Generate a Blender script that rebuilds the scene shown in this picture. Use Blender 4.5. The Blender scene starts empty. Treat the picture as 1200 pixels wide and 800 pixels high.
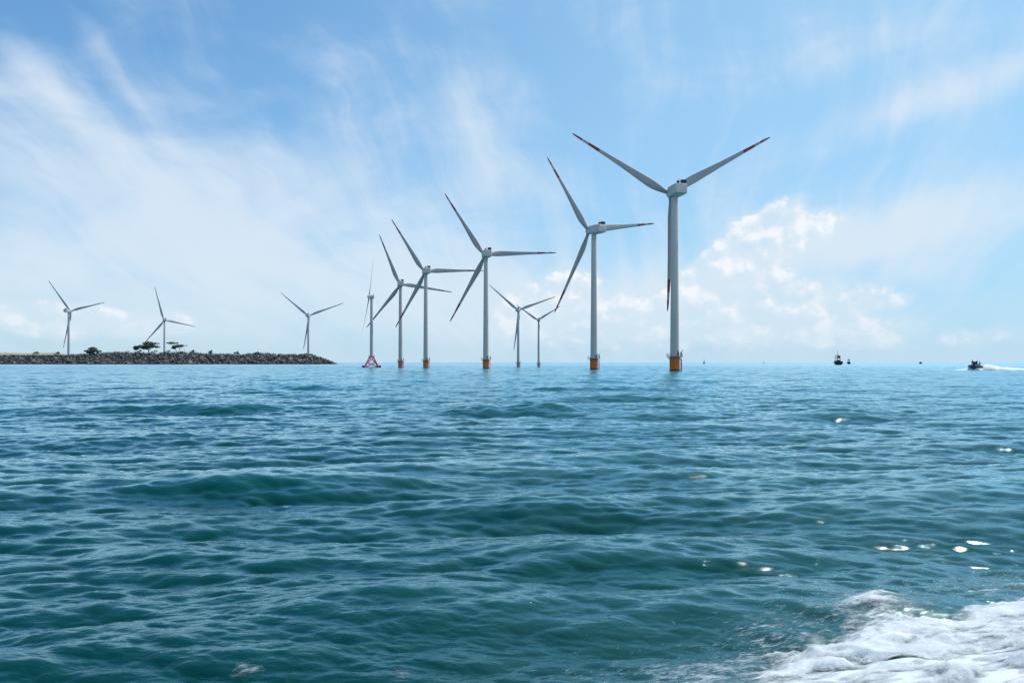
import bpy, bmesh, math, random
import numpy as np
from mathutils import Vector, Matrix, noise as mnoise

random.seed(7)
sc = bpy.context.scene
col = sc.collection
R = math.radians
CAM_H = 4.1

# ------------------------------------------------------------------ render / camera
sc.render.engine = 'CYCLES'
sc.view_settings.view_transform = 'Standard'
sc.view_settings.look = 'None'
sc.view_settings.exposure = 0
sc.view_settings.gamma = 1
sc.cycles.max_bounces = 3
sc.cycles.diffuse_bounces = 1
sc.cycles.glossy_bounces = 2
sc.cycles.transparent_max_bounces = 12
sc.cycles.caustics_reflective = False
cam = bpy.data.cameras.new('camera')
cam.lens = 28.0
cam.sensor_width = 36
cam.shift_y = 24.5/1200
cam.clip_start = 0.2
cam.clip_end = 80000
camo = bpy.data.objects.new('camera', cam)
camo.location = (0, 0, CAM_H)
camo.rotation_euler = (R(90), 0, 0)
col.objects.link(camo)
sc.camera = camo

# ------------------------------------------------------------------ node expression helper
class V:
    """a scalar socket or float with arithmetic that creates Math nodes"""
    def __init__(s, nt, x): s.nt, s.x = nt, x
    def _op(s, op, *a, clamp=False):
        n = s.nt.nodes.new('ShaderNodeMath'); n.operation = op; n.use_clamp = clamp
        for i, v in enumerate((s,)+a):
            v = v.x if isinstance(v, V) else v
            if isinstance(v, (int, float)): n.inputs[i].default_value = v
            else: s.nt.links.new(v, n.inputs[i])
        return V(s.nt, n.outputs[0])
    def __add__(s, o): return s._op('ADD', o)
    __radd__ = __add__
    def __sub__(s, o): return s._op('SUBTRACT', o)
    def __rsub__(s, o): return V(s.nt, o)._op('SUBTRACT', s)
    def __mul__(s, o): return s._op('MULTIPLY', o)
    __rmul__ = __mul__
    def __truediv__(s, o): return s._op('DIVIDE', o)
    def __neg__(s): return s._op('MULTIPLY', -1.0)
    def pow(s, o): return s._op('POWER', o)
    def exp(s): return s._op('EXPONENT')
    def max(s, o): return s._op('MAXIMUM', o)
    def min(s, o): return s._op('MINIMUM', o)
    def clamp(s): return s._op('ADD', 0.0, clamp=True)
    def step(s, a, b):
        n = s.nt.nodes.new('ShaderNodeMapRange'); n.interpolation_type = 'SMOOTHSTEP'
        s.nt.links.new(s.x, n.inputs[0])
        n.inputs[1].default_value = a; n.inputs[2].default_value = b
        n.inputs[3].default_value = 0; n.inputs[4].default_value = 1
        return V(s.nt, n.outputs[0])

def vec(nt, x, y, z=0.0):
    n = nt.nodes.new('ShaderNodeCombineXYZ')
    for i, v in enumerate((x, y, z)):
        v = v.x if isinstance(v, V) else v
        if isinstance(v, (int, float)): n.inputs[i].default_value = v
        else: nt.links.new(v, n.inputs[i])
    return n.outputs[0]
def sep(nt, s):
    n = nt.nodes.new('ShaderNodeSeparateXYZ'); nt.links.new(s, n.inputs[0])
    return [V(nt, o) for o in n.outputs]
def nz(nt, v, scale=1.0, detail=5, rough=0.5, dist=0.0, lac=2.0):
    n = nt.nodes.new('ShaderNodeTexNoise'); n.noise_dimensions = '3D'
    nt.links.new(v, n.inputs['Vector'])
    n.inputs['Scale'].default_value = scale; n.inputs['Detail'].default_value = detail
    n.inputs['Roughness'].default_value = rough; n.inputs['Distortion'].default_value = dist
    n.inputs['Lacunarity'].default_value = lac
    return V(nt, n.outputs[0])
def nz2(nt, v, scale=1.0, detail=5, rough=0.5, dist=0.0):
    x = nz(nt, v, scale, detail, rough, dist); x.x.node.noise_dimensions = '2D'
    return x
def mixc(nt, f, a, b):
    n = nt.nodes.new('ShaderNodeMix'); n.data_type = 'RGBA'
    for i, v in ((0, f), (6, a), (7, b)):
        v = v.x if isinstance(v, V) else v
        if isinstance(v, (int, float)): n.inputs[i].default_value = v
        elif isinstance(v, tuple): n.inputs[i].default_value = v + (1,)
        else: nt.links.new(v, n.inputs[i])
    return n.outputs[2]

# ------------------------------------------------------------------ light
SUN_EL, SUN_AZ = 58.0, 66.0        # azimuth measured from +Y (the view direction) towards +X
az, el = R(SUN_AZ), R(SUN_EL)
sd = Vector((math.sin(az)*math.cos(el), math.cos(az)*math.cos(el), math.sin(el)))
sl = bpy.data.lights.new('sun', 'SUN'); sl.energy = 3.2; sl.angle = R(0.53); sl.color = (1.0, 0.95, 0.88)
so = bpy.data.objects.new('sun', sl); so.rotation_euler = (-sd).to_track_quat('-Z', 'Y').to_euler()
col.objects.link(so)

# ------------------------------------------------------------------ sky
world = bpy.data.worlds.new('World'); sc.world = world; world.use_nodes = True
world.cycles.sampling_method = 'NONE'
nt = world.node_tree; nt.nodes.clear()
tc = nt.nodes.new('ShaderNodeTexCoord')
dx, dy, dz = sep(nt, tc.outputs['Generated'])
A = dx._op('ARCTAN2', dy)                       # azimuth
E_ = dz.max(-0.999).min(0.999)._op('ARCSINE')   # elevation
F = 933.0
def sky_pt(px, py):      # azimuth / elevation of a direction given on the tangent plane
    u, v = (px-600)/F, (424.5-py)/F
    return math.atan(u), math.atan(v*math.cos(math.atan(u)))
def blob(px, py, rx, ry, rot=0, amp=1.0):
    a0, e0 = sky_pt(px, py); c, s = math.cos(R(rot)), math.sin(R(rot))
    a = A-a0; e = E_-e0
    p = (a*c + e*s)*(F/rx); q = (e*c - a*s)*(F/ry)
    return (-(p*p + q*q)).exp()*amp
def total(*b):
    t = b[0]
    for x in b[1:]: t = t + x
    return t
sky = nt.nodes.new('ShaderNodeTexSky'); sky.sky_type = 'NISHITA'; sky.sun_disc = False
sky.sun_elevation = el; sky.sun_rotation = az; sky.air_density = 1.0; sky.dust_density = 0.6; sky.ozone_density = 1.6
nt.links.new(vec(nt, dx, dy, dz.max(0.015)), sky.inputs['Vector'])
def scale_col(c, k):
    n = nt.nodes.new('ShaderNodeVectorMath'); n.operation = 'MULTIPLY'
    nt.links.new(c, n.inputs[0]); n.inputs[1].default_value = k if isinstance(k, tuple) else (k,)*3
    return n.outputs[0]
base = scale_col(sky.outputs[0], (0.040, 0.108, 0.152))
# pale marine haze towards the horizon
eh = E_.max(0.0)
hz = (-(eh*5.5)).exp()
base = mixc(nt, (hz*0.80).clamp(), base, (0.57, 0.745, 0.88))
rightpale = 0.10 + A.step(-0.60, 0.50)*0.55
base = mixc(nt, rightpale, base, (0.45, 0.72, 0.93))
# cirrus: fibres fanning out of a point low over the sea
ca, ce = sky_pt(830, 680)
ra, re = A-ca, E_-ce
rad = (ra*ra + re*re)._op('SQRT'); th = ra._op('ARCTAN2', re)
iso = vec(nt, A, E_, 0.0)
warp = nz2(nt, iso, 4.0, 3, 0.55)
fib = nz2(nt, vec(nt, th*4.8 + warp*1.2, rad*2.4 + warp*0.6, 1.7), 1.6, 6, 0.55, 0.15)
fine = nz2(nt, vec(nt, th*13.0 + warp*2.2, rad*3.2 + warp*1.0, 4.2), 1.8, 5, 0.58, 0.2)
broad = nz2(nt, vec(nt, A*1.0, E_*1.9, 3.0), 5.0, 6, 0.58, 0.4)
cov = total(
    blob(150, 225, 260, 105, 0, 0.80), blob(330, 190, 120, 50, 10, 0.35), blob(20, 300, 260, 90, 0, 0.30), blob(900, 90, 420, 110, 0, 0.22),
    blob(560, 150, 60, 75, -62, 0.26), blob(650, 210, 60, 40, 0, 0.28),
    blob(440, 310, 330, 95, 0, 0.75), blob(900, 300, 330, 70, 6, 0.42),
    blob(1130, 105, 190, 22, 12, 0.95), blob(960, 65, 140, 30, 10, 0.35),
    blob(1100, 240, 240, 22, 13, 0.65), blob(1010, 290, 280, 18, 10, 0.55),
    blob(60, 105, 70, 16, -42, 0.55), blob(125, 70, 90, 13, -48, 0.30), blob(10, 170, 60, 40, -30, 0.3),
    blob(560, 372, 900, 50, 0, 0.35))
d = cov*0.80 + (fib-0.5)*0.95 + (fine-0.5)*0.50 + (broad-0.5)*1.25
cirA = d.step(-0.12, 1.25)*0.86
base = mixc(nt, cirA.clamp(), base, (0.73, 0.835, 0.935))
# cumulus near the horizon
def cumulus(off):
    a_, e_ = A + off[0], (E_ + off[1])*1.2
    p = vec(nt, a_, e_, 0.0)
    big = nz2(nt, p, 9.0, 2, 0.5)
    wn = nt.nodes.new('ShaderNodeTexNoise'); wn.noise_dimensions = '2D'; wn.inputs['Scale'].default_value = 60; wn.inputs['Detail'].default_value = 2
    nt.links.new(p, wn.inputs['Vector'])
    ad = nt.nodes.new('ShaderNodeVectorMath'); ad.operation = 'MULTIPLY_ADD'
    nt.links.new(wn.outputs[1], ad.inputs[0]); ad.inputs[1].default_value = (0.022,)*3; nt.links.new(p, ad.inputs[2])
    puff = nt.nodes.new('ShaderNodeTexVoronoi'); puff.feature = 'F1'; puff.voronoi_dimensions = '2D'; puff.inputs['Scale'].default_value = 38
    nt.links.new(ad.outputs[0], puff.inputs['Vector'])
    dd = V(nt, puff.outputs['Distance'])
    fb = nz2(nt, p, 24.0, 6, 0.6)
    return (big-0.5)*0.9 - (dd-0.42)*0.42 + (fb-0.5)*1.0
tex1 = cumulus((0, 0)); tex2 = cumulus((0.007, 0.011))
cm = total(
    blob(918, 266, 46, 24, 8, 1.25), blob(885, 300, 50, 34, 20, 0.45), blob(825, 320, 30, 16, 30, 0.75),
    blob(905, 358, 105, 30, 0, 1.15), blob(960, 380, 70, 22, 0, 0.5), blob(740, 376, 125, 30, 0, 1.02), blob(650, 345, 55, 42, 20, 0.82),
    blob(1030, 353, 26, 7, 0, 0.65), blob(40, 372, 110, 17, -3, 0.85), blob(165, 382, 70, 14, 0, 0.6),
    blob(1090, 395, 90, 16, 0, 0.45))
cd = cm + tex1
cumA = cd.step(0.40, 0.64)
soft = cd.step(0.00, 0.60)*0.62*cm.step(0.05, 0.4)
rim = ((tex1-tex2)*2.3 + 0.42 - (cd-0.75)*0.35).clamp()
ccol = mixc(nt, rim, (0.66, 0.79, 0.91), (0.91, 0.945, 1.0))
base = mixc(nt, soft, base, (0.70, 0.83, 0.93))
cumfade = (0.30 + 0.75*rim)*(0.30 + 0.70*eh.step(0.0, 0.11))*1.10
gate = cm.step(0.12, 0.34)
base = mixc(nt, (cumA*cumfade*gate).clamp(), base, ccol)
# thin bank of sea haze on the horizon
base = mixc(nt, ((-(eh*34.0)).exp()*0.60).clamp(), base, (0.58, 0.735, 0.85))
bg = nt.nodes.new('ShaderNodeBackground'); bg.inputs['Strength'].default_value = 1.0
nt.links.new(base, bg.inputs['Color'])
wo = nt.nodes.new('ShaderNodeOutputWorld'); nt.links.new(bg.outputs[0], wo.inputs[0])

# ------------------------------------------------------------------ materials
def new_mat(name):
    m = bpy.data.materials.new(name); m.use_nodes = True
    t = m.node_tree; b = t.nodes['Principled BSDF']
    return m, t, b
HAZE = (0.52, 0.54, 0.62)  # aerial haze of the far turbines, painted into their base colour
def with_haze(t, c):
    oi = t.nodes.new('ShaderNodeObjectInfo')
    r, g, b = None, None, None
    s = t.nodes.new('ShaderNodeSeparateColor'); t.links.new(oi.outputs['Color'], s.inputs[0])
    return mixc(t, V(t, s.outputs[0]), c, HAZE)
def paint(name, c, rough=0.5, var=0.12, scale=1.2, streak=None, haze=True, spec=0.4, metallic=0):
    m, t, b = new_mat(name)
    tcn = t.nodes.new('ShaderNodeTexCoord'); x, y, z = sep(t, tcn.outputs['Object'])
    n1 = nz(t, vec(t, x, y, z*0.25), scale, 6, 0.6)
    n2 = nz(t, vec(t, x*3, y*3, z*0.15), 1.5, 4, 0.6)
    f = ((n1-0.5)*1.6 + (n2-0.5)*0.9 + 0.5).clamp()
    a = tuple(v*(1-var) for v in c); bb = tuple(min(1, v*(1+var*0.6)) for v in c)
    cc = mixc(t, f, a, bb)
    if streak:
        cc = mixc(t, (n2 + n1*0.5).step(0.72, 0.98)*0.75, cc, streak)
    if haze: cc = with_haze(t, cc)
    t.links.new(cc, b.inputs['Base Color'])
    b.inputs['Roughness'].default_value = rough
    b.inputs['Specular IOR Level'].default_value = spec
    b.inputs['Metallic'].default_value = metallic
    return m
M = {}
M['tower'] = paint('tower_paint', (0.71, 0.55, 0.475), 0.45, 0.10, 0.2)
M['nacelle'] = paint('nacelle_paint', (0.80, 0.64, 0.56), 0.45, 0.16, 1.2, streak=(0.36, 0.33, 0.33))
M['dark'] = paint('dark_grille', (0.035, 0.035, 0.04), 0.7, 0.2, 3)
M['orange'] = paint('orange_paint', (0.95, 0.20, 0.02), 0.6, 0.3, 0.8, streak=(0.20, 0.09, 0.05))
M['steel'] = paint('galvanised_steel', (0.36, 0.36, 0.38), 0.55, 0.2, 2)
M['rail'] = paint('railing_paint', (0.62, 0.62, 0.63), 0.5, 0.15, 2)
M['magenta'] = paint('red_lattice_paint', (0.60, 0.05, 0.14), 0.6, 0.25, 1)
M['footdark'] = paint('tarred_pile', (0.05, 0.045, 0.09), 0.7, 0.3, 1)
def tp_mat():
    m, t, b = new_mat('pile_orange')
    tcn = t.nodes.new('ShaderNodeTexCoord'); x, y, z = sep(t, tcn.outputs['Object'])
    n1 = nz(t, vec(t, x, y, z*0.3), 0.9, 6, 0.65); n2 = nz(t, vec(t, x*3, y*3, z*0.12), 1.2, 5, 0.6)
    c = mixc(t, ((n1-0.5)*2+0.5).clamp(), (0.96, 0.14, 0.010), (1.0, 0.22, 0.016))
    c = mixc(t, (n2.step(0.5, 0.72)*0.6).clamp(), c, (0.50, 0.06, 0.008))
    wl = (1.0 - (z + (n1-0.5)*1.0).step(0.35, 1.1))
    c = mixc(t, wl, c, (0.018, 0.015, 0.014))
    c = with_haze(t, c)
    t.links.new(c, b.inputs['Base Color']); b.inputs['Roughness'].default_value = 0.6
    return m
M['tp'] = tp_mat()
def blade_mat():
    m, t, b = new_mat('blade_paint')
    tcn = t.nodes.new('ShaderNodeTexCoord'); x, y, z = sep(t, tcn.outputs['Object'])
    n1 = nz(t, vec(t, x, y, z*0.2), 0.7, 5, 0.6)
    c = mixc(t, ((n1-0.5)*2+0.5).clamp(), (0.34, 0.285, 0.27), (0.46, 0.39, 0.37))
    # grime along the leading edge
    c = mixc(t, x.step(0.2, 1.4)*0.18, c, (0.22, 0.20, 0.20))
    def band(a, bb): return z.step(a-0.15, a+0.15)*(1.0 - z.step(bb-0.15, bb+0.15))
    red = (band(43.6, 50.2) + band(54.0, 61.0)).clamp()
    c = mixc(t, red, c, (0.26, 0.018, 0.035))
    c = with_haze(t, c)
    t.links.new(c, b.inputs['Base Color']); b.inputs['Roughness'].default_value = 0.4
    return m
M['blade'] = blade_mat()

# ------------------------------------------------------------------ mesh helpers
def tag(o, label=None, cat=None, group=None, kind=None):
    if label: o['label'] = label
    if cat: o['category'] = cat
    if group: o['group'] = group
    if kind: o['kind'] = kind
    return o
def obj(name, bm, mat, parent=None, smooth=True, loc=None):
    me = bpy.data.meshes.new(name)
    bmesh.ops.recalc_face_normals(bm, faces=bm.faces)
    bm.to_mesh(me); bm.free()
    if mat: me.materials.append(mat)
    if smooth:
        me.polygons.foreach_set('use_smooth', [True]*len(me.polygons))
        try: me.set_sharp_from_angle(angle=R(38))
        except Exception: pass
    o = bpy.data.objects.new(name, me); col.objects.link(o)
    o.color = (0, 0, 0, 1)
    if parent: o.parent = parent
    if loc: o.location = loc
    return o
def empty(name, loc=(0, 0, 0), rz=0, s=1.0):
    o = bpy.data.objects.new(name, None); col.objects.link(o)
    o.location = loc; o.rotation_euler = (0, 0, rz); o.scale = (s, s, s); o.empty_display_size = 0.5
    return o
def tube(bm, a, b, r1, r2=None, n=8, caps=True):
    a, b = Vector(a), Vector(b); r2 = r1 if r2 is None else r2
    d = (b-a).normalized(); q = d.to_track_quat('Z', 'Y')
    v1 = [bm.verts.new(a + q @ Vector((r1*math.cos(t), r1*math.sin(t), 0))) for t in [2*math.pi*i/n for i in range(n)]]
    v2 = [bm.verts.new(b + q @ Vector((r2*math.cos(t), r2*math.sin(t), 0))) for t in [2*math.pi*i/n for i in range(n)]]
    for i in range(n): bm.faces.new((v1[i], v1[(i+1) % n], v2[(i+1) % n], v2[i]))
    if caps: bm.faces.new(v1[::-1]); bm.faces.new(v2)
def lathe(bm, prof, n=40, c=(0, 0)):
    rings = [[bm.verts.new((c[0]+r*math.cos(2*math.pi*i/n), c[1]+r*math.sin(2*math.pi*i/n), z)) for i in range(n)] for r, z in prof]
    for a, b in zip(rings, rings[1:]):
        for i in range(n): bm.faces.new((a[i], a[(i+1) % n], b[(i+1) % n], b[i]))
    bm.faces.new(rings[0][::-1]); bm.faces.new(rings[-1])
def box(bm, c, s, bev=0.0, rot=0):
    r = bmesh.ops.create_cube(bm, size=1.0)
    vs = r['verts']
    m = Matrix.Translation(c) @ Matrix.Rotation(rot, 4, 'Z') @ Matrix.Diagonal((s[0], s[1], s[2], 1))
    bmesh.ops.transform(bm, matrix=m, verts=vs)
    if bev:
        es = list({e for v in vs for e in v.link_edges})
        bmesh.ops.bevel(bm, geom=es, offset=bev, segments=2, profile=0.5, affect='EDGES')
def loft(bm, secs, closed_ends=True):
    rings = [[bm.verts.new(p) for p in s] for s in secs]; n = len(rings[0])
    for a, b in zip(rings, rings[1:]):
        for i in range(n): bm.faces.new((a[i], a[(i+1) % n], b[(i+1) % n], b[i]))
    if closed_ends: bm.faces.new(rings[0][::-1]); bm.faces.new(rings[-1])

# ------------------------------------------------------------------ sea (one sheet out to the horizon)
rng = np.random.default_rng(11)
WIND = R(-76)      # waves run towards the camera, slightly to the left
def cascade(L, N, kmin, kmax, seed):
    g = np.random.default_rng(seed)
    k1 = np.fft.fftfreq(N, d=L/N)*2*np.pi
    KX, KY = np.meshgrid(k1, k1, indexing='ij'); K = np.hypot(KX, KY); K[0, 0] = 1e-6
    th = np.arctan2(KY, KX)
    def sysm(kp, wdir, s, a, pw=4.0):
        D = np.abs(np.cos((th-wdir)/1.0))**s
        return a*np.exp(-1.25*(kp/K)**2)*K**(-pw)*D
    S = sysm(2*np.pi/15.0, WIND, 6, 1.5) + sysm(2*np.pi/3.4, WIND+R(14), 8.0, 1.0) + sysm(2*np.pi/1.1, WIND-R(12), 8.0, 3.2) \
        + 0.020*sysm(2*np.pi/34, WIND-R(8), 24, 1.0)
    S = S*np.exp(-(K*0.010)**2)
    S[(K < kmin) | (K >= kmax)] = 0
    dk = 2*np.pi/L
    amp = np.sqrt(S)*dk*(g.normal(size=(N, N)) + 1j*g.normal(size=(N, N)))
    def back(X): return np.real(np.fft.ifft2(X)*N*N).astype(np.float32)
    return dict(L=L, N=N, h=back(amp), dx=back(-1j*KX/K*amp), dy=back(-1j*KY/K*amp))
C = [cascade(237.0, 1024, 0.0, 2.6, 3), cascade(29.3, 512, 2.6, 20.0, 8), cascade(5.3, 256, 20.0, 90.0, 5)]
AMP = 0.118/C[0]['h'].std()
CHOP = 1.0
def samp(c, X, Y, keys=('h', 'dx', 'dy')):
    a = R(9); x = (X*math.cos(a)-Y*math.sin(a))/c['L']*c['N']; y = (X*math.sin(a)+Y*math.cos(a))/c['L']*c['N']
    xi = np.floor(x).astype(np.int64); yi = np.floor(y).astype(np.int64)
    fx = (x-xi).astype(np.float32); fy = (y-yi).astype(np.float32)
    N = c['N']; x0 = xi % N; x1 = (xi+1) % N; y0 = yi % N; y1 = (yi+1) % N
    return [c[k][x0, y0]*(1-fx)*(1-fy)+c[k][x1, y0]*fx*(1-fy)+c[k][x0, y1]*(1-fx)*fy+c[k][x1, y1]*fx*fy for k in keys]
def fade(d, a, b):
    t = np.clip((d-a)/(b-a), 0, 1); return 1-t*t*(3-2*t)
SWELLS = [(1.5, 65, 7, 2.3, .85, .05), (-27, 68, 15, 2.4, .58, .12), (9, 120, 14, 3.2, .6, 0), (-30, 125, 16, 3.2, .5, .05), (-8.5, 26, 4.2, 1.4, .34, .12), (1.6, 22.5, 3.4, 1.2, .34, -.1), (13, 88, 9, 2.6, .40, 0),
          (2.2, 16.3, 2.0, .9, .13, .1), (-5.5, 17.5, 3.0, 1.0, .15, .15), (16, 38, 6, 1.8, .25, -.1), (-20, 42, 7, 1.8, .28, .1), (-4, 47, 5, 1.7, .22, .1), (27, 60, 8, 2.1, .3, 0)]
def waves(X, Y):
    """height and horizontal shift of the sea at (X, Y)"""
    r = np.hypot(X, Y)
    H = np.zeros_like(X, dtype=np.float32); DX = H.copy(); DY = H.copy()
    for i, c in enumerate(C):
        f = [fade(r, 1800, 6500), fade(r, 90, 420), fade(r, 8, 30)*0.8][i]
        g = [1.0, 1.3, 1.15][i]
        h, x, y = samp(c, X, Y)
        H += h*f*g; DX += x*f*g; DY += y*f*g
    ca_, sa_ = math.cos(R(9)), math.sin(R(9))
    ox = DX*ca_ + DY*sa_; oy = -DX*sa_ + DY*ca_
    # a few taller swells where they pass the boat
    H = H*AMP
    for sx_, sy_, wx_, wy_, hh_, sl_ in SWELLS:
        wob = 0.55*np.sin(X*0.83+sy_) + 0.35*np.sin(X*1.9+Y*.7+sx_) + 0.2*np.sin(X*4.1-Y*1.3)
        q = (Y - sy_ - sl_*(X-sx_) - wob*wy_*0.18 - DY*AMP*1.6)/wy_
        H = H + hh_*(1+0.10*np.sin(X*1.1+sx_*3)+0.06*np.sin(X*2.7+1))*np.exp(-((X-sx_)/wx_)**2)*(np.exp(-q*q) - 0.45*np.exp(-((q+1.9)/1.1)**2))
    return H, ox*AMP*CHOP, oy*AMP*CHOP

def wave_z(x, y):
    return float(waves(np.array([float(x)]), np.array([float(y)]))[0][0])

angs = np.concatenate([np.linspace(R(-43), R(43), 1350), np.linspace(R(46), R(314), 90)])
n_near = 1350
rad_l = [1.5]
while rad_l[-1] < 30000:
    r_ = rad_l[-1]
    if r_ < 1.0: st = .2
    step = max(0.018, 0.55*r_*r_/(933*CAM_H*0.853))      # about half a pixel row
    if r_ < 8.5: step = 0.08
    if r_ > 34: step = min(step, 0.16 + (r_-34)*0.0022)
    if r_ > 900: step = max(step, r_*0.02)
    if r_ > 8000: step = r_*0.15
    rad_l.append(r_+step)
rads = np.array(rad_l)
print('sea grid', len(rads), len(angs))
RR, AA = np.meshgrid(rads, angs, indexing='ij')
X = (RR*np.sin(AA)); Y = (RR*np.cos(AA))
H, OX, OY = waves(X, Y)
coarse = np.zeros(len(angs), dtype=np.float32); coarse[:n_near] = 1; coarse[0] = coarse[n_near-1] = 0.3; coarse[n_near:] = 0.3
H = H*coarse[None, :]
far_f = np.where(RR > 12000, 0, 1)
pts = np.stack([X + OX*coarse*far_f, Y + OY*coarse*far_f, H*far_f], axis=-1).reshape(-1, 3).astype(np.float32)
nr, na = len(rads), len(angs)
pts = np.vstack([pts, np.array([[0, 0, 0]], dtype=np.float32)])
i0 = np.arange(nr-1)[:, None]*na; j = np.arange(na)[None, :]; j1 = (j+1) % na
quads = np.stack([i0+j, i0+j1, i0+na+j1, i0+na+j], axis=-1).reshape(-1, 4)
tris = np.stack([np.full(na, len(pts)-1), (np.arange(na)+1) % na, np.arange(na)], axis=-1)
me = bpy.data.meshes.new('water')
nq, ntq = len(quads), len(tris)
me.vertices.add(len(pts)); me.vertices.foreach_set('co', pts.ravel())
me.loops.add(nq*4+ntq*3); me.loops.foreach_set('vertex_index', np.concatenate([quads.ravel(), tris.ravel()]).astype(np.int32))
me.polygons.add(nq+ntq)
me.polygons.foreach_set('loop_start', np.concatenate([np.arange(nq)*4, nq*4+np.arange(ntq)*3]).astype(np.int32))
me.polygons.foreach_set('use_smooth', np.ones(nq+ntq, dtype=bool))
me.update(calc_edges=True)
# foam masks on the surface, laid out on the sea around the boat's wash
EDGE = [(-4, 7.0), (0, 8.0), (2.0, 9.2), (3.0, 10.4), (3.75, 11.5), (4.93, 12.2), (5.9, 13.3), (6.96, 13.3), (8.1, 14.3), (9.4, 15.2), (13, 16.0), (22, 19)]
def edge_y(x):
    xs = [p[0] for p in EDGE]; ys = [p[1] for p in EDGE]
    return np.interp(x, xs, ys, left=7, right=19)
def wash(Xa, Ya):      # metres inside the wash (negative outside)
    ey = edge_y(Xa)
    return np.clip((ey-Ya)*0.8, -6, 6)
P = pts[:-1]
w = wash(P[:, 0], P[:, 1])
thin = np.exp(-((w+0.3)/1.0)**2)*0.75*(P[:, 1] < 22)
thin += 0.50*np.exp(-((P[:, 0]-1.6)/2.1)**2-((P[:, 1]-10.6)/1.0)**2)
thin += 0.30*np.exp(-((P[:, 0]-1.4)/2.6)**2-((P[:, 1]-12.6)/1.3)**2)
thin = np.append(thin, 0)
solid = np.append(np.clip((w-0.15)/1.2, 0, 1), 0)
for nm, arr in (('thin_foam', thin), ('solid_foam', solid)):
    at = me.attributes.new(nm, 'FLOAT', 'POINT'); at.data.foreach_set('value', arr.astype(np.float32))
water = bpy.data.objects.new('water', me); col.objects.link(water)
tag(water, kind='structure')

m, t, b = new_mat('sea_water')
geo = t.nodes.new('ShaderNodeNewGeometry'); px, py_, pz = sep(t, geo.outputs['Position'])
dist = (px*px + py_*py_)._op('SQRT')
pv = vec(t, px, py_, pz*0.5)
cl = nz(t, vec(t, px*0.55, py_, 0.0), 0.05, 4, 0.55)
deep = mixc(t, cl, (0.0005, 0.040, 0.036), (0.0010, 0.058, 0.049))
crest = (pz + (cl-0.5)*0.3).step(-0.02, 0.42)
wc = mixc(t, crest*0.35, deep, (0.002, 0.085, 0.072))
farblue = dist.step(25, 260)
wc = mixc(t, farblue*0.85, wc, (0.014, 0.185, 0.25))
# foam in the water
def attr(nm):
    a = t.nodes.new('ShaderNodeAttribute'); a.attribute_name = nm; return V(t, a.outputs['Fac'])
thinA, solA = attr('thin_foam'), attr('solid_foam')
sx = px*0.97 + py_*0.24; sy = py_*0.97 - px*0.24
lace = nz(t, vec(t, sx*0.9, sy*3.0, 0.0), 2.6, 7, 0.72, 0.8)
speck = nz(t, vec(t, sx*2.2, sy*13.0, 0.0), 3.2, 4, 0.65, 0.2)
fm = ((lace-0.5)*1.9 + (speck-0.5)*1.3 + thinA*0.60).step(0.46, 0.95)*0.62
fm2 = (solA*1.9 + (lace-0.5)*2.2).step(0.55, 1.35)
milky = (thinA*0.12 + solA*0.6).clamp()
wc = mixc(t, milky, wc, (0.16, 0.34, 0.37))
foamf = fm.max(fm2).clamp()
# scattered pale flecks of foam on crests
fl = nz(t, vec(t, sx*1.6, sy*6.0, 3.0), 2.2, 5, 0.75, 0.3)
sel = nz(t, vec(t, px*0.35, py_*0.35, 9.0), 1.0, 2, 0.5)
fleck = (fl + (sel-0.5)*0.5 + crest*0.05).step(0.80, 0.86)*(1.0-dist.step(60, 120))*0.6
foamf = foamf.max(fleck)
wc = mixc(t, foamf, wc, (0.80, 0.84, 0.86))
rough = (0.03 + dist.step(20, 700)*0.20).max(foamf*0.8)
# fine ripples below the grid's resolution
rp = nz(t, vec(t, px*0.5 + py_*0.1, py_*1.6, pz), 7.5, 4, 0.6, 0.0)
rp2 = nz(t, vec(t, px*0.35, py_*0.9, pz), 1.3, 3, 0.55, 0.0)
bump = t.nodes.new('ShaderNodeBump'); bump.inputs['Distance'].default_value = 1.0
hgt = rp*0.019 + rp2*(0.05*dist.step(60, 300)) + foamf*0.02
t.links.new(hgt.x, bump.inputs['Height']); bump.inputs['Strength'].default_value = 0.8
# surface: body colour under a Fresnel mirror that swallows some red
fres = t.nodes.new('ShaderNodeFresnel'); fres.inputs['IOR'].default_value = 1.34
t.links.new(bump.outputs[0], fres.inputs['Normal'])
gl = t.nodes.new('ShaderNodeBsdfGlossy'); gl.inputs['Color'].default_value = (0.64, 0.90, 0.97, 1)
t.links.new(rough.x, gl.inputs['Roughness']); t.links.new(bump.outputs[0], gl.inputs['Normal'])
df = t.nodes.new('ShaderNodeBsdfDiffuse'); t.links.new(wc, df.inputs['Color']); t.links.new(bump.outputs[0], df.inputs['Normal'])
ms = t.nodes.new('ShaderNodeMixShader')
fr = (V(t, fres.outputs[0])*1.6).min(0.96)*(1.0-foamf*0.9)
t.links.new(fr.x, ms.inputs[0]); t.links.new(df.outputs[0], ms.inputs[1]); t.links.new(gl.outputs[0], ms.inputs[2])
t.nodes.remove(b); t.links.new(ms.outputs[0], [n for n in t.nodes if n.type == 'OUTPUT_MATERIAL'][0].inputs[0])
me.materials.append(m)

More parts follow.
